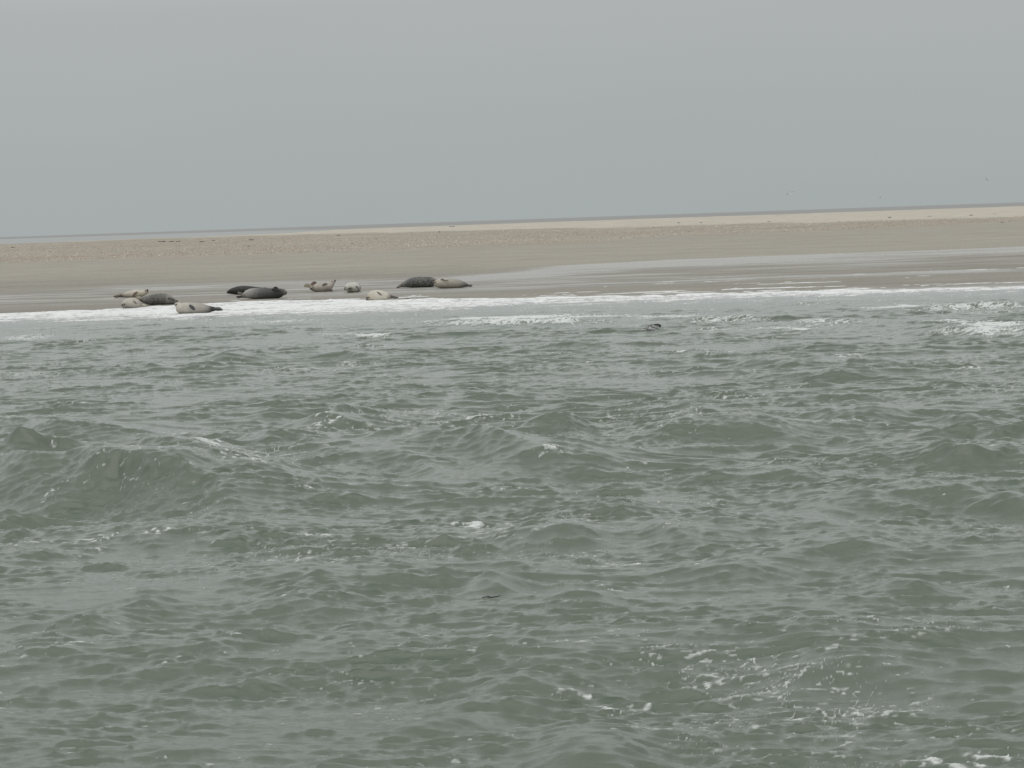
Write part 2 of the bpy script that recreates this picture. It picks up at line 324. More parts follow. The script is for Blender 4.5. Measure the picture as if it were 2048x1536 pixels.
ad = Nn('ShaderNodeMath'); ad.operation = 'ADD'; Ln(af.outputs['Fac'], ad.inputs[0]); Ln(th_.outputs[0], ad.inputs[1])
fm = Nn('ShaderNodeMapRange'); fm.interpolation_type = 'SMOOTHSTEP'; fm.inputs[1].default_value = .12; fm.inputs[2].default_value = 1.0; Ln(ad.outputs[0], fm.inputs[0])
mp = Nn('ShaderNodeMapping'); mp.inputs['Scale'].default_value = (1, 2.0, 1); mp.inputs['Rotation'].default_value = (0, 0, .12); Ln(tc.outputs['Object'], mp.inputs[0])
n1_ = Nn('ShaderNodeTexNoise'); n1_.inputs['Scale'].default_value = 14; n1_.inputs['Detail'].default_value = 7; n1_.inputs['Roughness'].default_value = .72; Ln(mp.outputs[0], n1_.inputs['Vector'])
bp = Nn('ShaderNodeBump'); bp.inputs['Distance'].default_value = .012; bp.inputs['Strength'].default_value = .6; Ln(n1_.outputs[0], bp.inputs['Height'])
cm = Nn('ShaderNodeMix'); cm.data_type = 'RGBA'; cm.inputs[6].default_value = (.088, .115, .081, 1); cm.inputs[7].default_value = (.25, .255, .24, 1); Ln(as_.outputs['Fac'], cm.inputs[0])
Ln(cm.outputs[2], bs.inputs['Base Color']); bs.inputs['Roughness'].default_value = .07; bs.inputs['IOR'].default_value = 1.58
Ln(bp.outputs[0], bs.inputs['Normal'])
fo = Nn('ShaderNodeBsdfPrincipled'); fo.inputs['Base Color'].default_value = (.70, .72, .71, 1); fo.inputs['Roughness'].default_value = .8; fo.inputs['Specular IOR Level'].default_value = .2
bp2 = Nn('ShaderNodeBump'); bp2.inputs['Distance'].default_value = .03; bp2.inputs['Strength'].default_value = .9; Ln(n0.outputs[0], bp2.inputs['Height']); Ln(bp2.outputs[0], fo.inputs['Normal'])
ms = Nn('ShaderNodeMixShader'); Ln(fm.outputs[0], ms.inputs[0]); Ln(bs.outputs[0], ms.inputs[1]); Ln(fo.outputs[0], ms.inputs[2])
Ln(ms.outputs[0], t.nodes['Material Output'].inputs['Surface'])
tag(link('sea_water', me, m), kind='structure')
water_mat = m
WH = (XX, YY, H)
def water_z(x, y):
    i = int(np.argmin(np.abs(yr-y))); j = int(np.argmin(np.abs(XX[i]-x))); return float(H[i, j])

# ------------------------------------------------------------------ swash foam at the edge of the sand
xs = np.arange(-27, 27, .035); ys = np.arange(78, 103, .045)
fy, fx = np.meshgrid(ys, xs, indexing='ij')
near = np.interp(fx, [-24, -17.5, -13, -8, -3, 0, 9, 18, 24], [87.2, 87.2, 84.8, 83.6, 84.2, 85.4, 84.4, 83.2, 83.2])
farE = np.interp(fx, [-24, -17.5, -15, -10, -6, 0, 5, 9, 18, 24], [94.5, 94.6, 95, 97.3, 95.4, 92, 90.4, 89.8, 86.6, 86])
g1 = samp(NG, 53, fx*1.1, fy*.8); g2 = samp(NF, 41, fx*.9+3, fy*.5); g3 = samp(NF, 41, fx*.22+8, fy*1.6); g4 = samp(NF, 41, fx*2.2, fy*1.5)
g5 = samp(NF, 41, fx*.10+18, fy*.9+4)
e1 = farE+.30*g1+.12*g2; e0 = near+.45*g5+.5*g1
mfo = np.minimum((e1-fy)*1.6, (fy-e0)*.55)
mfo = np.minimum(mfo, 1.0)-.36*(g3+.5*g4)*sstep(4.5, 1.0, fy-e0)-.30-.18*g2
holes = sstep(1.1, 2.1, g5+.6*g2)*sstep(.5, 1.2, fy-e0)
mfo -= holes*1.1*sstep(.8, 3, e1-fy)
lip = np.exp(-((fy-e0-.35-.25*g1)/.22)**2)*sstep(-1.1, .1, g2+.6*g5)
mfo = np.maximum(mfo, lip*1.0-.45+.25*g4)
sdist = fy-e1                                                   # thin lines left on the sand above
dens = np.interp(fx, [-20, -9, -4, 0, 6, 20], [.15, .3, .8, .95, 1.2, 1.15])
strk = samp(NF, 41, fx*.07+2, fy*.95)+.35*samp(NF, 41, fx*.5, fy*2)
reach = np.interp(fx, [-20, -10, -4, 6, 20], [1.2, 1.6, 3.6, 5.0, 4.5])
mst = (strk-1.75+dens*.75)*.8-.9*sstep(reach*.5, reach, sdist)-.12*g4
mfo = np.maximum(mfo, mst-2*sstep(.1, -.5, sdist))
for _ in range(3):
    mfo[1:-1, 1:-1] = (mfo[1:-1, 1:-1]*2+mfo[:-2, 1:-1]+mfo[2:, 1:-1]+mfo[1:-1, :-2]+mfo[1:-1, 2:])/6
keep = (mfo[:-1, :-1]+mfo[1:, 1:]) > -.3
sz = sand_z(fx, fy)
lip = lip*np.clip(mfo*4, 0, 1)
zf = np.maximum(sz, .0)-.020+.030*sstep(-.15, .35, mfo)+sstep(0, .9, mfo)*np.clip(.020+.004*g4+.008*g2, .006, .04)*np.where(sdist > 0, .3, 1)+.010*lip
thin = np.clip(mfo*1.3+.25-.30*g3-.25*g5-.2*g2+.5*lip-.75*sstep(6, .8, fy-e0)+.25*sstep(2.5, .5, e1-fy), 0, 1)
me = grid_mesh('shore_foam', fx, fy, zf, keep=keep, attrs={'thick': ('f', thin)})
m, t, bs, Nn, Ln = newmat('white_foam')
a_ = Nn('ShaderNodeAttribute'); a_.attribute_name = 'thick'
tc = Nn('ShaderNodeTexCoord'); n = Nn('ShaderNodeTexNoise'); n.inputs['Scale'].default_value = 9; n.inputs['Detail'].default_value = 5; Ln(tc.outputs['Object'], n.inputs['Vector'])
ad = Nn('ShaderNodeMath'); ad.operation = 'MULTIPLY_ADD'; ad.inputs[1].default_value = .55; Ln(n.outputs[0], ad.inputs[0]); Ln(a_.outputs['Fac'], ad.inputs[2])
mr_ = Nn('ShaderNodeMapRange'); mr_.inputs[1].default_value = .45; mr_.inputs[2].default_value = 1.4; Ln(ad.outputs[0], mr_.inputs[0])
mx = Nn('ShaderNodeMix'); mx.data_type = 'RGBA'; mx.inputs[6].default_value = (.42, .425, .43, 1); mx.inputs[7].default_value = (.82, .83, .83, 1); Ln(mr_.outputs[0], mx.inputs[0]); Ln(mx.outputs[2], bs.inputs['Base Color'])
bs.inputs['Roughness'].default_value = .7
bp = Nn('ShaderNodeBump'); bp.inputs['Distance'].default_value = .02; bp.inputs['Strength'].default_value = .3; Ln(n.outputs[0], bp.inputs['Height']); foam_mat = m
tag(link('shore_foam', me, m), 'white band of sea foam washing along the edge of the sandbank', 'sea foam', kind='stuff')

# ------------------------------------------------------------------ lofted bodies
def catmull(P, n):
    P = np.asarray(P, float); Q = np.vstack([2*P[0]-P[1], P, 2*P[-1]-P[-2]]); o = []
    for i in range(len(P)-1):
        p0, p1, p2, p3 = Q[i:i+4]
        for t_ in np.linspace(0, 1, n, endpoint=False):
            o.append(.5*((2*p1)+(p2-p0)*t_+(2*p0-5*p1+4*p2-p3)*t_**2+(3*p1-p0-3*p2+p3)*t_**3))
    o.append(P[-1]); return np.array(o)
def loft(P, ra, rb, side, verts, faces, seg=20, n=6):
    """P centre line, ra radius along 'side', rb radius across it"""
    M = catmull(np.column_stack([P, ra, rb]), n); C = M[:, :3]; A = np.maximum(M[:, 3], .004); B = np.maximum(M[:, 4], .004)
    T = np.gradient(C, axis=0); T /= np.linalg.norm(T, axis=1)[:, None]+1e-9
    b0 = len(verts); side = np.asarray(side, float)
    for c, a, b, tt_ in zip(C, A, B, T):
        sv = side-tt_*side.dot(tt_); sv /= np.linalg.norm(sv); uv = np.cross(sv, tt_)
        for k in range(seg):
            ph = 2*math.pi*k/seg; verts.append(c+sv*a*math.cos(ph)+uv*b*math.sin(ph))
    nr = len(C)
    for i in range(nr-1):
        for k in range(seg):
            k2 = (k+1) % seg; faces.append((b0+i*seg+k, b0+i*seg+k2, b0+(i+1)*seg+k2, b0+(i+1)*seg+k))
    faces.append(tuple(b0+k for k in range(seg))[::-1]); faces.append(tuple(b0+(nr-1)*seg+k for k in range(seg)))
def remeshed(name, verts, faces, voxel, smooth=3):
    me = bpy.data.meshes.new(name+'_src'); me.from_pydata([tuple(v) for v in verts], [], faces); me.update()
    o = bpy.data.objects.new('tmp', me); S.collection.objects.link(o)
    md = o.modifiers.new('r', 'REMESH'); md.mode = 'VOXEL'; md.voxel_size = voxel
    if smooth:
        sm = o.modifiers.new('s', 'SMOOTH'); sm.factor = .5; sm.iterations = smooth
    dg = bpy.context.evaluated_depsgraph_get(); res = bpy.data.meshes.new_from_object(o.evaluated_get(dg))
    bpy.data.objects.remove(o); bpy.data.meshes.remove(me)
    res.name = name; res.polygons.foreach_set('use_smooth', np.ones(len(res.polygons), dtype=bool))
    return res

def coat_material():
    m, t, bs, Nn, Ln = newmat('seal_coat')
    a = Nn('ShaderNodeAttribute'); a.attribute_name = 'coat'; sp_ = Nn('ShaderNodeAttribute'); sp_.attribute_name = 'spots'; dk = Nn('ShaderNodeAttribute'); dk.attribute_name = 'spotcol'
    tc = Nn('ShaderNodeTexCoord'); n = Nn('ShaderNodeTexNoise'); n.inputs['Scale'].default_value = 19; n.inputs['Detail'].default_value = 5; n.inputs['Roughness'].default_value = .6
    Ln(tc.outputs['Object'], n.inputs['Vector'])
    mr = Nn('ShaderNodeMapRange'); mr.inputs[1].default_value = .44; mr.inputs[2].default_value = .62; Ln(n.outputs[0], mr.inputs[0])
    mu = Nn('ShaderNodeMath'); mu.operation = 'MULTIPLY'; Ln(mr.outputs[0], mu.inputs[0]); Ln(sp_.outputs['Fac'], mu.inputs[1])
    mx = Nn('ShaderNodeMix'); mx.data_type = 'RGBA'; Ln(mu.outputs[0], mx.inputs[0]); Ln(a.outputs['Color'], mx.inputs[6]); Ln(dk.outputs['Color'], mx.inputs[7])
    n2 = Nn('ShaderNodeTexNoise'); n2.inputs['Scale'].default_value = 4; n2.inputs['Detail'].default_value = 5; Ln(tc.outputs['Object'], n2.inputs['Vector'])
    m2 = Nn('ShaderNodeMapRange'); m2.inputs[1].default_value = .3; m2.inputs[2].default_value = .7; m2.inputs[3].default_value = .82; m2.inputs[4].default_value = 1.12; Ln(n2.outputs[0], m2.inputs[0])
    vm = Nn('ShaderNodeVectorMath'); vm.operation = 'SCALE'; Ln(mx.outputs[2], vm.inputs[0]); Ln(m2.outputs[0], vm.inputs['Scale']); Ln(vm.outputs[0], bs.inputs['Base Color'])
    bs.inputs['Roughness'].default_value = .5; bs.inputs['Specular IOR Level'].default_value = .35
    return m
COAT = coat_material()
m, t, bs, Nn, Ln = newmat('dark_eye'); bs.inputs['Base Color'].default_value = (.012, .010, .009, 1); bs.inputs['Roughness'].default_value = .12; EYE = m
m, t, bs, Nn, Ln = newmat('nose_skin'); bs.inputs['Base Color'].default_value = (.03, .025, .022, 1); bs.inputs['Roughness'].default_value = .4; NOSE = m

def ball(name, mat, parent, c, r, sc=(1, 1, 1)):
    v, f = [], []; nu, nv = 12, 8
    for i in range(nv+1):
        for j in range(nu):
            a, b = math.pi*i/nv, 2*math.pi*j/nu; v.append((c[0]+r*sc[0]*math.sin(a)*math.cos(b), c[1]+r*sc[1]*math.sin(a)*math.sin(b), c[2]+r*sc[2]*math.cos(a)))
    for i in range(nv):
        for j in range(nu):
            j2 = (j+1) % nu; f.append((i*nu+j, (i+1)*nu+j, (i+1)*nu+j2, i*nu+j2))
    me = bpy.data.meshes.new(name); me.from_pydata(v, [], f); me.polygons.foreach_set('use_smooth', [True]*len(f))
    return link(name, me, mat, parent)

ZS = 2048/240.0
def seal(label, org, base, nodes, flips, eyes=(), nose=None, fat=1.12, side=(0, 1, 0), spots=0.0, spotcol=(60, 60, 58), group='seals hauled out on the sandbank', tail=None, scale=ZS, wz=None, voxel=.014, name='seal'):
    """nodes: (x, y, r, (r,g,b)[, depth]) read off an enlarged view; base = where the belly meets the sand there"""
    px = lambda x, y: (org[0]+x/scale, org[1]+y/scale)
    if wz is None: B = ground_pt(*px(*base))
    else: B = at_z(*px(*base), wz)
    Y0 = B.y+.22
    k = Y0/F/scale
    def W(x, y, d=0.0):
        p = at_y(*px(x, y), Y0+d); return np.array(p)
    P = [W(n_[0], n_[1], n_[4] if len(n_) > 4 else 0) for n_ in nodes]; r = np.array([n_[2]*k for n_ in nodes]); C = [lin(*n_[3]) for n_ in nodes]
    rf = np.array([(n_[5] if len(n_) > 5 else fat) for n_ in nodes])
    verts, faces = [], []
    loft(P, r*rf, r, side, verts, faces)
    centers = [(p, rr, c) for p, rr, c in zip(P, r, C)]
    fl = []
    for f_ in flips:                                     # flipper: list of (x,y,half width,depth) + colour
        pts, c = f_
        Pf = [W(a[0], a[1], a[3]) for a in pts]; wf = np.array([a[2]*k for a in pts])
        if len(pts[0]) > 4: loft(Pf, wf, np.full(len(wf), .022), (0, .25, 1), verts, faces, 12, 5)
        else: loft(Pf, np.full(len(wf), .024), wf, (0, 1, .2), verts, faces, 12, 5)
        fl.append((catmull(Pf, 5), catmull(wf[:, None], 5)[:, 0], lin(*c)))
    o0 = np.array([B.x, Y0, B.z])
    me = remeshed(name, [v-o0 for v in verts], faces, voxel)
    n_ = len(me.vertices); co = np.empty(n_*3, np.float32); me.vertices.foreach_get('co', co); co = co.reshape(-1, 3).astype(float)+o0
    if wz is None:
        g = sand_z(co[:, 0], co[:, 1])-.012; lowm = co[:, 2] < g+.05          # a heavy belly spreads on the sand
        co[:, 2] = np.where(co[:, 2] < g, g, co[:, 2])
    # coat colour by the nearest part of the spine, flippers in their own colour
    Pd = catmull(np.column_stack([P, r, np.array(C)]), 8)
    D = np.linalg.norm(co[:, None, :]-Pd[None, :, :3], axis=2); i = np.argmin(D, axis=1); colr = np.clip(Pd[i, 4:7], .005, 1); colr = (colr*.58+colr.mean(1)[:, None]*.42)*np.array([.84, .82, .80])*(.72+.28*sstep(.12, .30, colr.mean(1)))[:, None]
    for (Pf, wf, c) in fl:
        Df = np.linalg.norm(co[:, None, :]-Pf[None], axis=2); j = np.argmin(Df, axis=1)
        dd = Df[np.arange(n_), j]; inside = sstep(1.35, 1.0, dd/np.maximum(wf[j], .02))
        colr = colr*(1-inside[:, None])+c*inside[:, None]
    me.vertices.foreach_set('co', (co-o0).ravel().astype(np.float32))
    me.attributes.new('coat', 'FLOAT_COLOR', 'POINT').data.foreach_set('color', np.hstack([colr, np.ones((n_, 1))]).ravel().astype(np.float32))
    sc_ = np.broadcast_to(np.append(lin(*spotcol), 1), (n_, 4)); me.attributes.new('spotcol', 'FLOAT_COLOR', 'POINT').data.foreach_set('color', sc_.ravel().astype(np.float32))
    me.attributes.new('spots', 'FLOAT', 'POINT').data.foreach_set('value', np.full(n_, spots, np.float32))
    me.update()
    o = link(name, me, COAT); o.location = o0
    tag(o, label, 'seal', group)
    def onskin(x, y, d):
        p = W(x, y, 0); q = np.array([p[0], p[1]+d, p[2]])
        dist = (co[:, 0]-q[0])**2+(co[:, 2]-q[2])**2+.02*(co[:, 1]-(Y0-2 if d < 0 else Y0+2))**2
        v = co[int(np.argmin(dist))]; return v-o0
    for (x, y, d) in eyes: ball('eye', EYE, o, onskin(x, y, d), .025)
    if nose: ball('nose', NOSE, o, onskin(*nose), .024, (1.1, 1, .8))
    return o

Z1, Z2, Z3, Z4 = (220, 530), (440, 530), (600, 530), (770, 530)
CREAM, TAN, BRN, DK = (214, 206, 184), (196, 188, 170), (150, 122, 105), (78, 74, 70)
seal('pale cream seal with raised brown face at the back of the left group', Z1, (340, 556),
     [(110,533,14,(110,98,88)),(190,522,30,(130,118,105)),(250,512,42,(190,180,160)),(330,500,54,CREAM),(430,488,68,CREAM),(520,484,64,(208,204,172)),(580,470,50,CREAM),(622,452,40,(200,180,158)),(640,424,20,(128,92,80)),(646,414,9,(110,80,72))],
     [([(190,520,22,.03),(120,530,20,.07),(60,537,12,.1)],(96,84,76)),([(190,524,20,-.05),(130,540,18,-.1),(75,546,11,-.14)],(96,84,76)),([(470,462,16,-.3),(425,490,20,-.36),(388,538,13,-.38)],(110,90,78))],
     [(618,432,-.2),(652,440,-.2)], (644,416,-.1))
seal('dark grey mottled seal with pale back lying between the pale seals on the left', Z1, (760, 686),
     [(480,580,26,(140,132,118)),(540,590,44,(118,112,102)),(620,597,72,(120,118,112)),(720,594,92,(96,96,92)),(830,588,99,(90,90,87)),(930,584,99,(104,104,99)),(1010,596,82,(150,148,138)),(1075,618,56,(120,114,104)),(1125,622,38,(118,112,102)),(1160,620,18,(80,74,68))],
     [([(545,570,24,.05),(480,560,30,.12),(430,572,16,.18)],(172,164,146)),([(545,600,24,-.08),(500,600,30,-.14),(455,590,14,-.18)],(92,82,74)),([(985,570,18,-.38),(1040,575,24,-.42),(1100,600,12,-.42)],(82,76,70))],
     [(1118,610,-.2),(1135,612,.2)], (1160,618,-.1), spots=.35, spotcol=(176,174,164))
seal('small pale seal facing the camera at the front left of the group', Z1, (330, 749),
     [(224,690,26,(150,140,128),-.42),(242,682,52,(186,180,166),-.34),(285,664,80,(204,198,180),-.18),(350,652,96,(200,195,178),0),(420,652,88,(196,190,172),.15),(480,660,58,(180,174,158),.35),(520,672,28,(130,124,112),.55)],
     [([(505,668,18,.55),(560,680,13,.68),(618,697,8,.8)],(206,198,182)),([(500,664,16,.5),(535,660,14,.7),(560,668,8,.8)],(90,82,76)),([(400,612,10,-.42),(430,640,14,-.46),(455,668,8,-.44)],(98,92,86))],
     [(232,668,-.4),(275,662,-.4)], (224,686,-.3))
seal('large pale tan seal lying in the white foam, with dark flipper and tail', Z1, (1400, 842),
     [(1108,690,26,(170,160,146)),(1132,682,46,(196,188,172)),(1168,700,68,(206,198,182)),(1215,738,96,(208,200,184)),(1320,742,100,(200,194,180)),(1450,742,95,(192,186,174)),(1580,745,84,(180,174,164)),(1670,752,64,(156,152,146)),(1740,752,46,(82,80,80)),(1800,750,32,(64,62,64))],
     [([(1780,742,24,.05),(1850,738,26,.12),(1905,745,16,.16)],(132,130,128)),([(1780,758,24,-.07),(1860,762,24,-.12),(1928,766,12,-.14)],(60,58,60)),([(1355,686,20,-.40),(1400,722,34,-.46),(1448,768,18,-.45)],(76,76,78))],
     [(1130,662,-.2),(1112,672,.05)], (1100,690,-.1))
seal('charcoal black seal lying behind the mottled silver one, head low', Z2, (300, 508),
     [(122,474,20,(50,46,44)),(158,458,36,(48,48,48)),(215,446,54,(50,52,52)),(310,434,72,(52,54,55)),(420,428,74,(50,52,54)),(530,424,64,(48,50,52)),(630,418,46,(46,48,50)),(700,410,28,(50,50,50)),(745,400,14,(60,58,56))],
     [([(300,470,20,-.36),(350,486,24,-.4),(400,494,14,-.4)],(122,118,108)),([(700,408,16,.1),(760,398,18,.2),(810,400,10,.3)],(50,48,48))],
     [(150,450,-.2)], (114,474,-.1), spots=.35, spotcol=(92,92,90))
seal('mottled silver and black seal with lifted head, in front of the charcoal black one', Z2, (700, 582),
     [(350,540,20,(70,66,64)),(405,524,42,(150,146,138)),(470,500,74,(188,186,178)),(560,488,92,(160,160,154)),(680,485,97,(122,124,122)),(800,487,95,(100,102,102)),(920,488,92,(84,86,86)),(1010,478,82,(74,76,78)),(1070,468,62,(96,98,94)),(1108,476,48,(140,142,132)),(1134,494,24,(110,104,96))],
     [([(355,536,16,.06),(310,538,18,.12),(278,546,9,.16)],(62,58,56)),([(355,546,16,-.08),(320,552,18,-.14),(290,560,9,-.17)],(60,56,54)),([(905,405,14,-.1),(945,384,18,-.12),(990,396,12,-.08)],(48,48,50)),([(880,420,24,-.36),(960,432,30,-.42),(1030,440,16,-.42)],(52,54,56))],
     [(1104,450,-.2),(1125,455,.2)], (1138,494,-.1), spots=.5, spotcol=(60,62,62))
seal('beige seal in a banana pose, head and brown hind flippers both lifted', Z2, (1720, 458),
     [(1535,366,22,(110,98,88)),(1565,386,42,(120,110,100)),(1620,394,60,(176,168,152)),(1700,390,70,(190,180,164)),(1790,382,72,(190,180,164)),(1860,366,66,(194,184,168)),(1900,332,50,(196,186,170)),(1928,296,36,(196,186,172)),(1958,270,22,(150,138,126)),(1972,260,13,(90,78,72))],
     [([(1550,370,24,-.06),(1490,345,40,-.1),(1432,358,20,-.12)],(168,160,144)),([(1550,362,20,.06),(1585,318,32,.12),(1622,300,24,.16),(1648,312,10,.18)],(120,102,92)),([(1745,352,16,-.34),(1790,330,26,-.36),(1835,322,12,-.34)],(120,112,104)),([(1830,410,22,-.36),(1870,428,28,-.42),(1925,436,14,-.42)],(104,96,90))],
     [(1908,266,-.2),(1935,258,.1)], (1972,258,-.1))
seal('round white and grey seal lying end on to the camera beside the beige curved one', Z3, (880, 470),
     [(862,412,26,(150,148,132),-.42,1.1),(860,404,50,(196,196,178),-.34,1.2),(866,392,76,(216,214,200),-.14,1.3),(890,384,90,(214,212,200),.12,1.45),(925,382,92,(150,152,150),.45,1.3),(955,392,76,(140,142,142),.8,1.1),(975,408,44,(130,130,130),1.1,1.1),(985,420,20,(110,108,104),1.35,1.2)],
     [([(790,380,20,-.1),(768,400,20,-.25),(762,430,10,-.35)],(100,96,92)),([(955,360,16,-.30),(990,395,20,-.34),(1005,430,10,-.36)],(104,104,104)),([(985,420,18,1.35),(1010,425,20,1.5),(1025,430,10,1.6)],(110,108,104))],
     [(842,384,-.5),(885,386,-.5)], (862,410,-.6), side=(1, 0, 0), spots=.25, spotcol=(120,122,120))
seal('creamy white seal beside the foam, thin dark flipper and dark pointed tail', Z3, (1290, 612),
     [(1126,584,28,(120,108,96)),(1152,572,44,(166,152,130)),(1190,552,66,(206,194,166)),(1250,528,92,(222,214,190)),(1330,520,92,(226,220,200)),(1410,520,80,(222,216,196)),(1480,524,60,(214,206,186)),(1535,534,40,(160,150,136)),(1580,546,22,(86,80,76))],
     [([(1575,544,16,.05),(1620,548,16,.1),(1668,556,8,.14)],(80,74,72)),([(1575,552,14,-.06),(1630,560,14,-.1),(1684,552,6,-.14)],(72,68,66)),([(1312,458,9,-.30),(1355,486,16,-.36),(1400,520,8,-.38)],(96,90,86))],
     [(1142,556,-.2),(1172,556,-.3)], (1136,590,-.3))
seal('black speckled seal with pale back edge, tail left and head hidden behind the tan seal', Z4, (500, 388),
     [(245,362,20,(62,52,50)),(300,342,38,(120,116,112)),(370,320,62,(110,112,110)),(450,303,82,(84,86,86)),(560,293,92,(78,80,80)),(680,291,92,(76,78,78)),(780,292,86,(74,76,76)),(845,292,64,(130,122,110)),(895,286,40,(150,140,124)),(930,292,20,(110,100,92))],
     [([(255,358,18,.05),(225,374,18,.1),(196,388,9,.14)],(58,50,48)),([(260,365,18,-.08),(235,380,16,-.12),(210,392,8,-.15)],(92,80,74)),([(800,250,14,-.33),(845,262,20,-.38),(880,268,10,-.38)],(110,92,78))],
     [], None, spots=.55, spotcol=(150,152,146))
seal('plain tan seal overlapping the black speckled one, tail pointing right', Z4, (1100, 398),
     [(838,306,34,(170,160,140)),(870,312,58,(186,176,156)),(930,318,76,(190,180,160)),(1030,318,80,(186,178,160)),(1140,314,82,(182,174,156)),(1240,320,74,(170,164,150)),(1320,330,56,(146,140,130)),(1385,342,34,(116,110,104)),(1430,352,18,(88,82,78))],
     [([(1425,350,14,.05),(1460,340,14,.1),(1480,348,7,.14)],(120,112,102)),([(1425,356,14,-.06),(1460,362,13,-.1),(1494,358,7,-.14)],(70,66,64)),([(955,250,12,-.1),(985,244,14,-.16),(1030,262,12,-.26),(1078,262,9,-.28)],(128,116,100))],
     [(850,282,-.3)], (832,302,-.2))
# ------------------------------------------------------------------ the seal in the water, with its splash
Z5 = (1240, 620)
P5 = at_z(1240+900/12.8, 620+470/12.8, .03)
seal('dark wet seal head breaking the surface of the sea beside a small splash', Z5, (930, 470),
     [(800,430,30,(34,28,34)),(850,412,44,(40,32,40)),(910,400,48,(44,34,44)),(965,392,42,(40,34,40)),(1005,398,38,(30,28,32)),(1035,410,30,(24,22,26)),(1052,420,14,(20,18,20))],
     [], [(1000,374,-.15),(1012,374,.15)], (1052,412,-.1), scale=12.8, wz=.03, fat=1.0, group=None, voxel=.008)
def splash():
    c = at_z(1240+770/12.8, 620+500/12.8, .05); rg = random.Random(3); verts, faces = [], []
    for i in range(46):
        x, y = rg.uniform(620, 945), rg.uniform(360, 545)
        if (x-780)**2/170**2+(y-480)**2/120**2 > 1: continue
        p = at_y(1240+x/12.8, 620+y/12.8, c.y+rg.uniform(-.25, .25)-c.y*0+.0)
        q = [np.array(p)-np.array(c)+np.array([rg.uniform(-.10, .10), rg.uniform(-.1, .1), rg.uniform(-.05, .04)])*f for f in (0, .5, 1)]
        loft(q, [.012, .026, .010], [.010, .02, .008], (0, 1, 0), verts, faces, 8, 3)
    me = bpy.data.meshes.new('splash'); me.from_pydata([tuple(v) for v in verts], [], faces); me.polygons.foreach_set('use_smooth', [True]*len(me.polygons))
    o = link('splash', me, foam_mat); o.location = c
    a = me.attributes.new('thick', 'FLOAT', 'POINT'); a.data.foreach_set('value', np.full(len(me.vertices), .12, np.float32))
    tag(o, 'small foamy splash of water left of the swimming seal head', 'splash', kind='stuff')
splash()

# ------------------------------------------------------------------ gulls over the far shore
def vcol_mat(name, rough):
    m, t, bs, Nn, Ln = newmat(name); a = Nn('ShaderNodeAttribute'); a.attribute_name = 'coat'; Ln(a.outputs['Color'], bs.inputs['Base Color']); bs.inputs['Roughness'].default_value = rough; return m
FEA = vcol_mat('feathers', .7)
def gull(label, u, v, Y, rz, rx, ry, sc, dark):
    verts, faces = [], []
    loft([(0,.20,.01),(0,.14,.012),(0,.0,0),(0,-.12,0),(0,-.2,.0),(0,-.28,.0)], [.012,.03,.052,.045,.03,.055], [.012,.03,.05,.042,.02,.006], (1,0,0), verts, faces, 12, 4)
    loft([(0,.2,.01),(0,.235,.004)], [.012,.003], [.012,.004], (1,0,0), verts, faces, 8, 2)
    nb = len(verts)
    for s_ in (-1, 1):
        loft([(s_*.03,.03,.01),(s_*.2,.06,.11),(s_*.38,.05,.13),(s_*.55,-.03,.06),(s_*.68,-.12,.0)], [.075,.075,.06,.04,.008], [.016,.012,.01,.008,.004], (0,1,0), verts, faces, 10, 4)
    me = remeshed('gull', verts, faces, .012, 1); n_ = len(me.vertices); co = np.empty(n_*3, np.float32); me.vertices.foreach_get('co', co); co = co.reshape(-1, 3)
    body, wing, tip = (lin(225,225,222), lin(120,124,128), lin(30,30,32)) if not dark else (lin(120,118,116), lin(62,60,62), lin(28,28,30))
    a = sstep(.05, .1, np.abs(co[:, 0]))[:, None]; b = sstep(.46, .5, np.abs(co[:, 0]))[:, None]
    c = body*(1-a)+wing*a; c = c*(1-b)+tip*b
    me.attributes.new('coat', 'FLOAT_COLOR', 'POINT').data.foreach_set('color', np.hstack([c, np.ones((n_, 1))]).ravel().astype(np.float32))
    o = link('gull', me, FEA); o.location = at_y(u, v, Y); o.rotation_euler = (rx, ry, rz); o.scale = (sc,)*3
    tag(o, label, 'bird', 'gulls flying over the sandbank')
gull('white bodied gull gliding low over the horizon with wings level, leftmost bird', 1581, 387, 290, math.radians(20), math.radians(8), math.radians(-22), .9, False)
gull('tiny dark gull farthest away, just above the horizon between the other two birds', 1760, 395, 620, math.radians(70), math.radians(35), 0, .8, True)
gull('dark gull with drooping bent wings, highest of the birds at the right', 1973, 359, 420, math.radians(40), math.radians(30), math.radians(35), .85, True)

# ------------------------------------------------------------------ wrack, shells and drifting stick
m, t, bs, Nn, Ln = newmat('seaweed'); bs.inputs['Base Color'].default_value = (.045, .036, .03, 1); bs.inputs['Roughness'].default_value = .7; WEED = m
def weed(u, v, wpx, hpx, i, label, group):
    p = ground_pt(u, v); k = p.y/F; rg = random.Random(i); verts, faces = [], []
    for j in range(7):
        x = rg.uniform(-.5, .5)*wpx*k; q = []
        for f in range(4): q.append((x+f*.16*wpx*k*rg.choice((-1, 1))*.6, rg.uniform(-.3, .3), max(.02, rg.uniform(.15, .7)*hpx*k)))
        rr = rg.uniform(.10, .22)*hpx*k; loft(q, [rr*1.5, rr*2, rr*1.8, rr*.6], [rr, rr*1.3, rr, rr*.4], (0, 1, 0), verts, faces, 8, 3)
    me = bpy.data.meshes.new('seaweed_clump'); me.from_pydata([tuple(a) for a in verts], [], faces)
    o = link('seaweed_clump', me, WEED); o.location = (p.x, p.y, p.z-.01); tag(o, label, 'seaweed', group)
GL = 'small dark seaweed clump lying on the far shelly sand', 'seaweed clumps on the far sand'
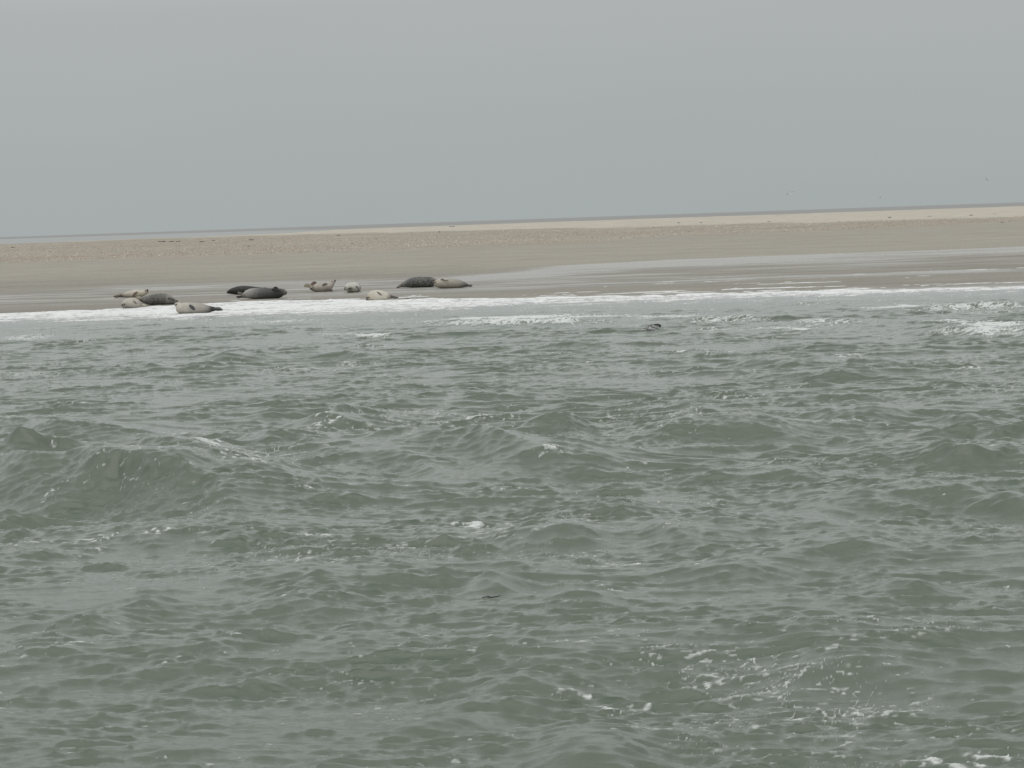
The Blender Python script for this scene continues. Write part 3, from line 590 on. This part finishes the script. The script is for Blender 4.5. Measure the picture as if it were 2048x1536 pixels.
W_ = [(322,484,14,2.2),(345,483.5,10,2),(356,483.5,8,2),(404,484,9,2),(427,481,5,1.6),(502,480.5,10,2.2),(497,493,6,2),(27,495,8,1.6),(678,471,6,2),(905,453.5,9,1.5),(879,464.5,5,1.6),
      (1093,442,6,1.5),(1357,446.5,5,1.8),(1402,445.5,4,1.6),(1538,443.5,6,1.4),(1779,435.5,6,1.8),(1860,433,9,1.4),(1942,431,5,1.8),(1988,428.5,9,1.2),(2006,445,5,1.6),(1713,424,4,1.2),(1578,427.5,6,1.2)]
for i, (u, v, a, b) in enumerate(W_): weed(u, v, a, b, i, *GL)
weed(815, 597, 6, 1.6, 77, 'flat dark scrap of seaweed on wet sand right of the creamy seal tail', None)
# litter of shells over the upper beach
rg = np.random.default_rng(8); V, Fc, Cc = [], [], []
base = np.array([(1,0,0),(0,1,0),(-1,0,0),(0,-1,0),(0,0,1),(.1,.1,-.2)])
fb = [(0,1,4),(1,2,4),(2,3,4),(3,0,4),(1,0,5),(2,1,5),(3,2,5),(0,3,5)]
def lit(n, dlo, dhi, smin, smax, cols, dens=None):
    q = 0
    while q < n:
        d_ = rg.uniform(dlo, dhi); Y = 2.5*F/d_; a = rg.uniform(-.23, .23); x = a*Y
        if dens is not None:
            lo, hi = dens(a)
            if not lo < Y < hi: continue
            if float(samp(N_MED, 60, np.array(x*.3), np.array(Y*.25)))+rg.normal()*.9 < -.1: continue
        sc = rg.uniform(smin, smax)*(Y/250)**.5; z = float(sand_z(x, Y)); r_ = rg.uniform(0, 6.28)
        M = base*np.array([sc*rg.uniform(.8, 1.6), sc*rg.uniform(.6, 1.2), sc*rg.uniform(.35, .8)])
        c_, s2 = math.cos(r_), math.sin(r_); M = np.column_stack([M[:, 0]*c_-M[:, 1]*s2, M[:, 0]*s2+M[:, 1]*c_, M[:, 2]])
        b0 = len(V)*6; V.append(M+[x, Y, z]); Fc.extend([(f[0]+b0, f[1]+b0, f[2]+b0) for f in fb]); Cc.append(np.tile(cols[rg.integers(len(cols))], (6, 1))); q += 1
sc_cols = [lin(150,120,104), lin(128,104,92), lin(172,140,124), lin(110,100,92), lin(228,222,208), lin(196,170,150), lin(90,82,76)]
lit(14000, 17, 56, .03, .075, sc_cols, lambda a: (np.interp(a, [-.205, 0, .205], [215, 235, 300]), np.interp(a, [-.205, -.1, 0, .205], [850, 780, 600, 430])))
lit(900, 55, 120, .012, .03, [lin(70,64,60), lin(110,100,92), lin(200,196,186), lin(90,84,78)])
V = np.vstack(V); me = bpy.data.meshes.new('shell_litter'); me.from_pydata(V.tolist(), [], Fc)
Cc = np.vstack(Cc); me.attributes.new('coat', 'FLOAT_COLOR', 'POINT').data.foreach_set('color', np.hstack([Cc, np.ones((len(Cc), 1))]).ravel().astype(np.float32))
tag(link('shell_litter', me, vcol_mat('shell', .8)), 'scattered brown and white shells speckling the upper sand', 'shells', kind='stuff')
# drifting stick
verts, faces = [], []
loft([(-.16,0,-.01),(-.1,0,.006),(-.02,0,-.004),(.07,0,.006),(.14,.01,.018)], [.010,.012,.014,.012,.007], [.010,.010,.013,.011,.006], (0,1,0), verts, faces, 10, 5)
loft([(-.02,0,.0),(-.06,.01,.02),(-.09,.01,.03)], [.006,.005,.003], [.006,.005,.003], (0,1,0), verts, faces, 8, 3)
p = at_z(984, 1193, .05)
me = bpy.data.meshes.new('floating_stick'); me.from_pydata([tuple(v) for v in verts], [], faces); me.polygons.foreach_set('use_smooth', [True]*len(me.polygons))
m, t, bs, Nn, Ln = newmat('wet_bark'); bs.inputs['Base Color'].default_value = (.02, .018, .02, 1); bs.inputs['Roughness'].default_value = .4
o = link('floating_stick', me, m); o.location = (p.x, p.y, water_z(p.x, p.y)+.025); o.scale = (.48, .48, .42)
tag(o, 'thin dark stick drifting on the green water in the foreground', 'stick')
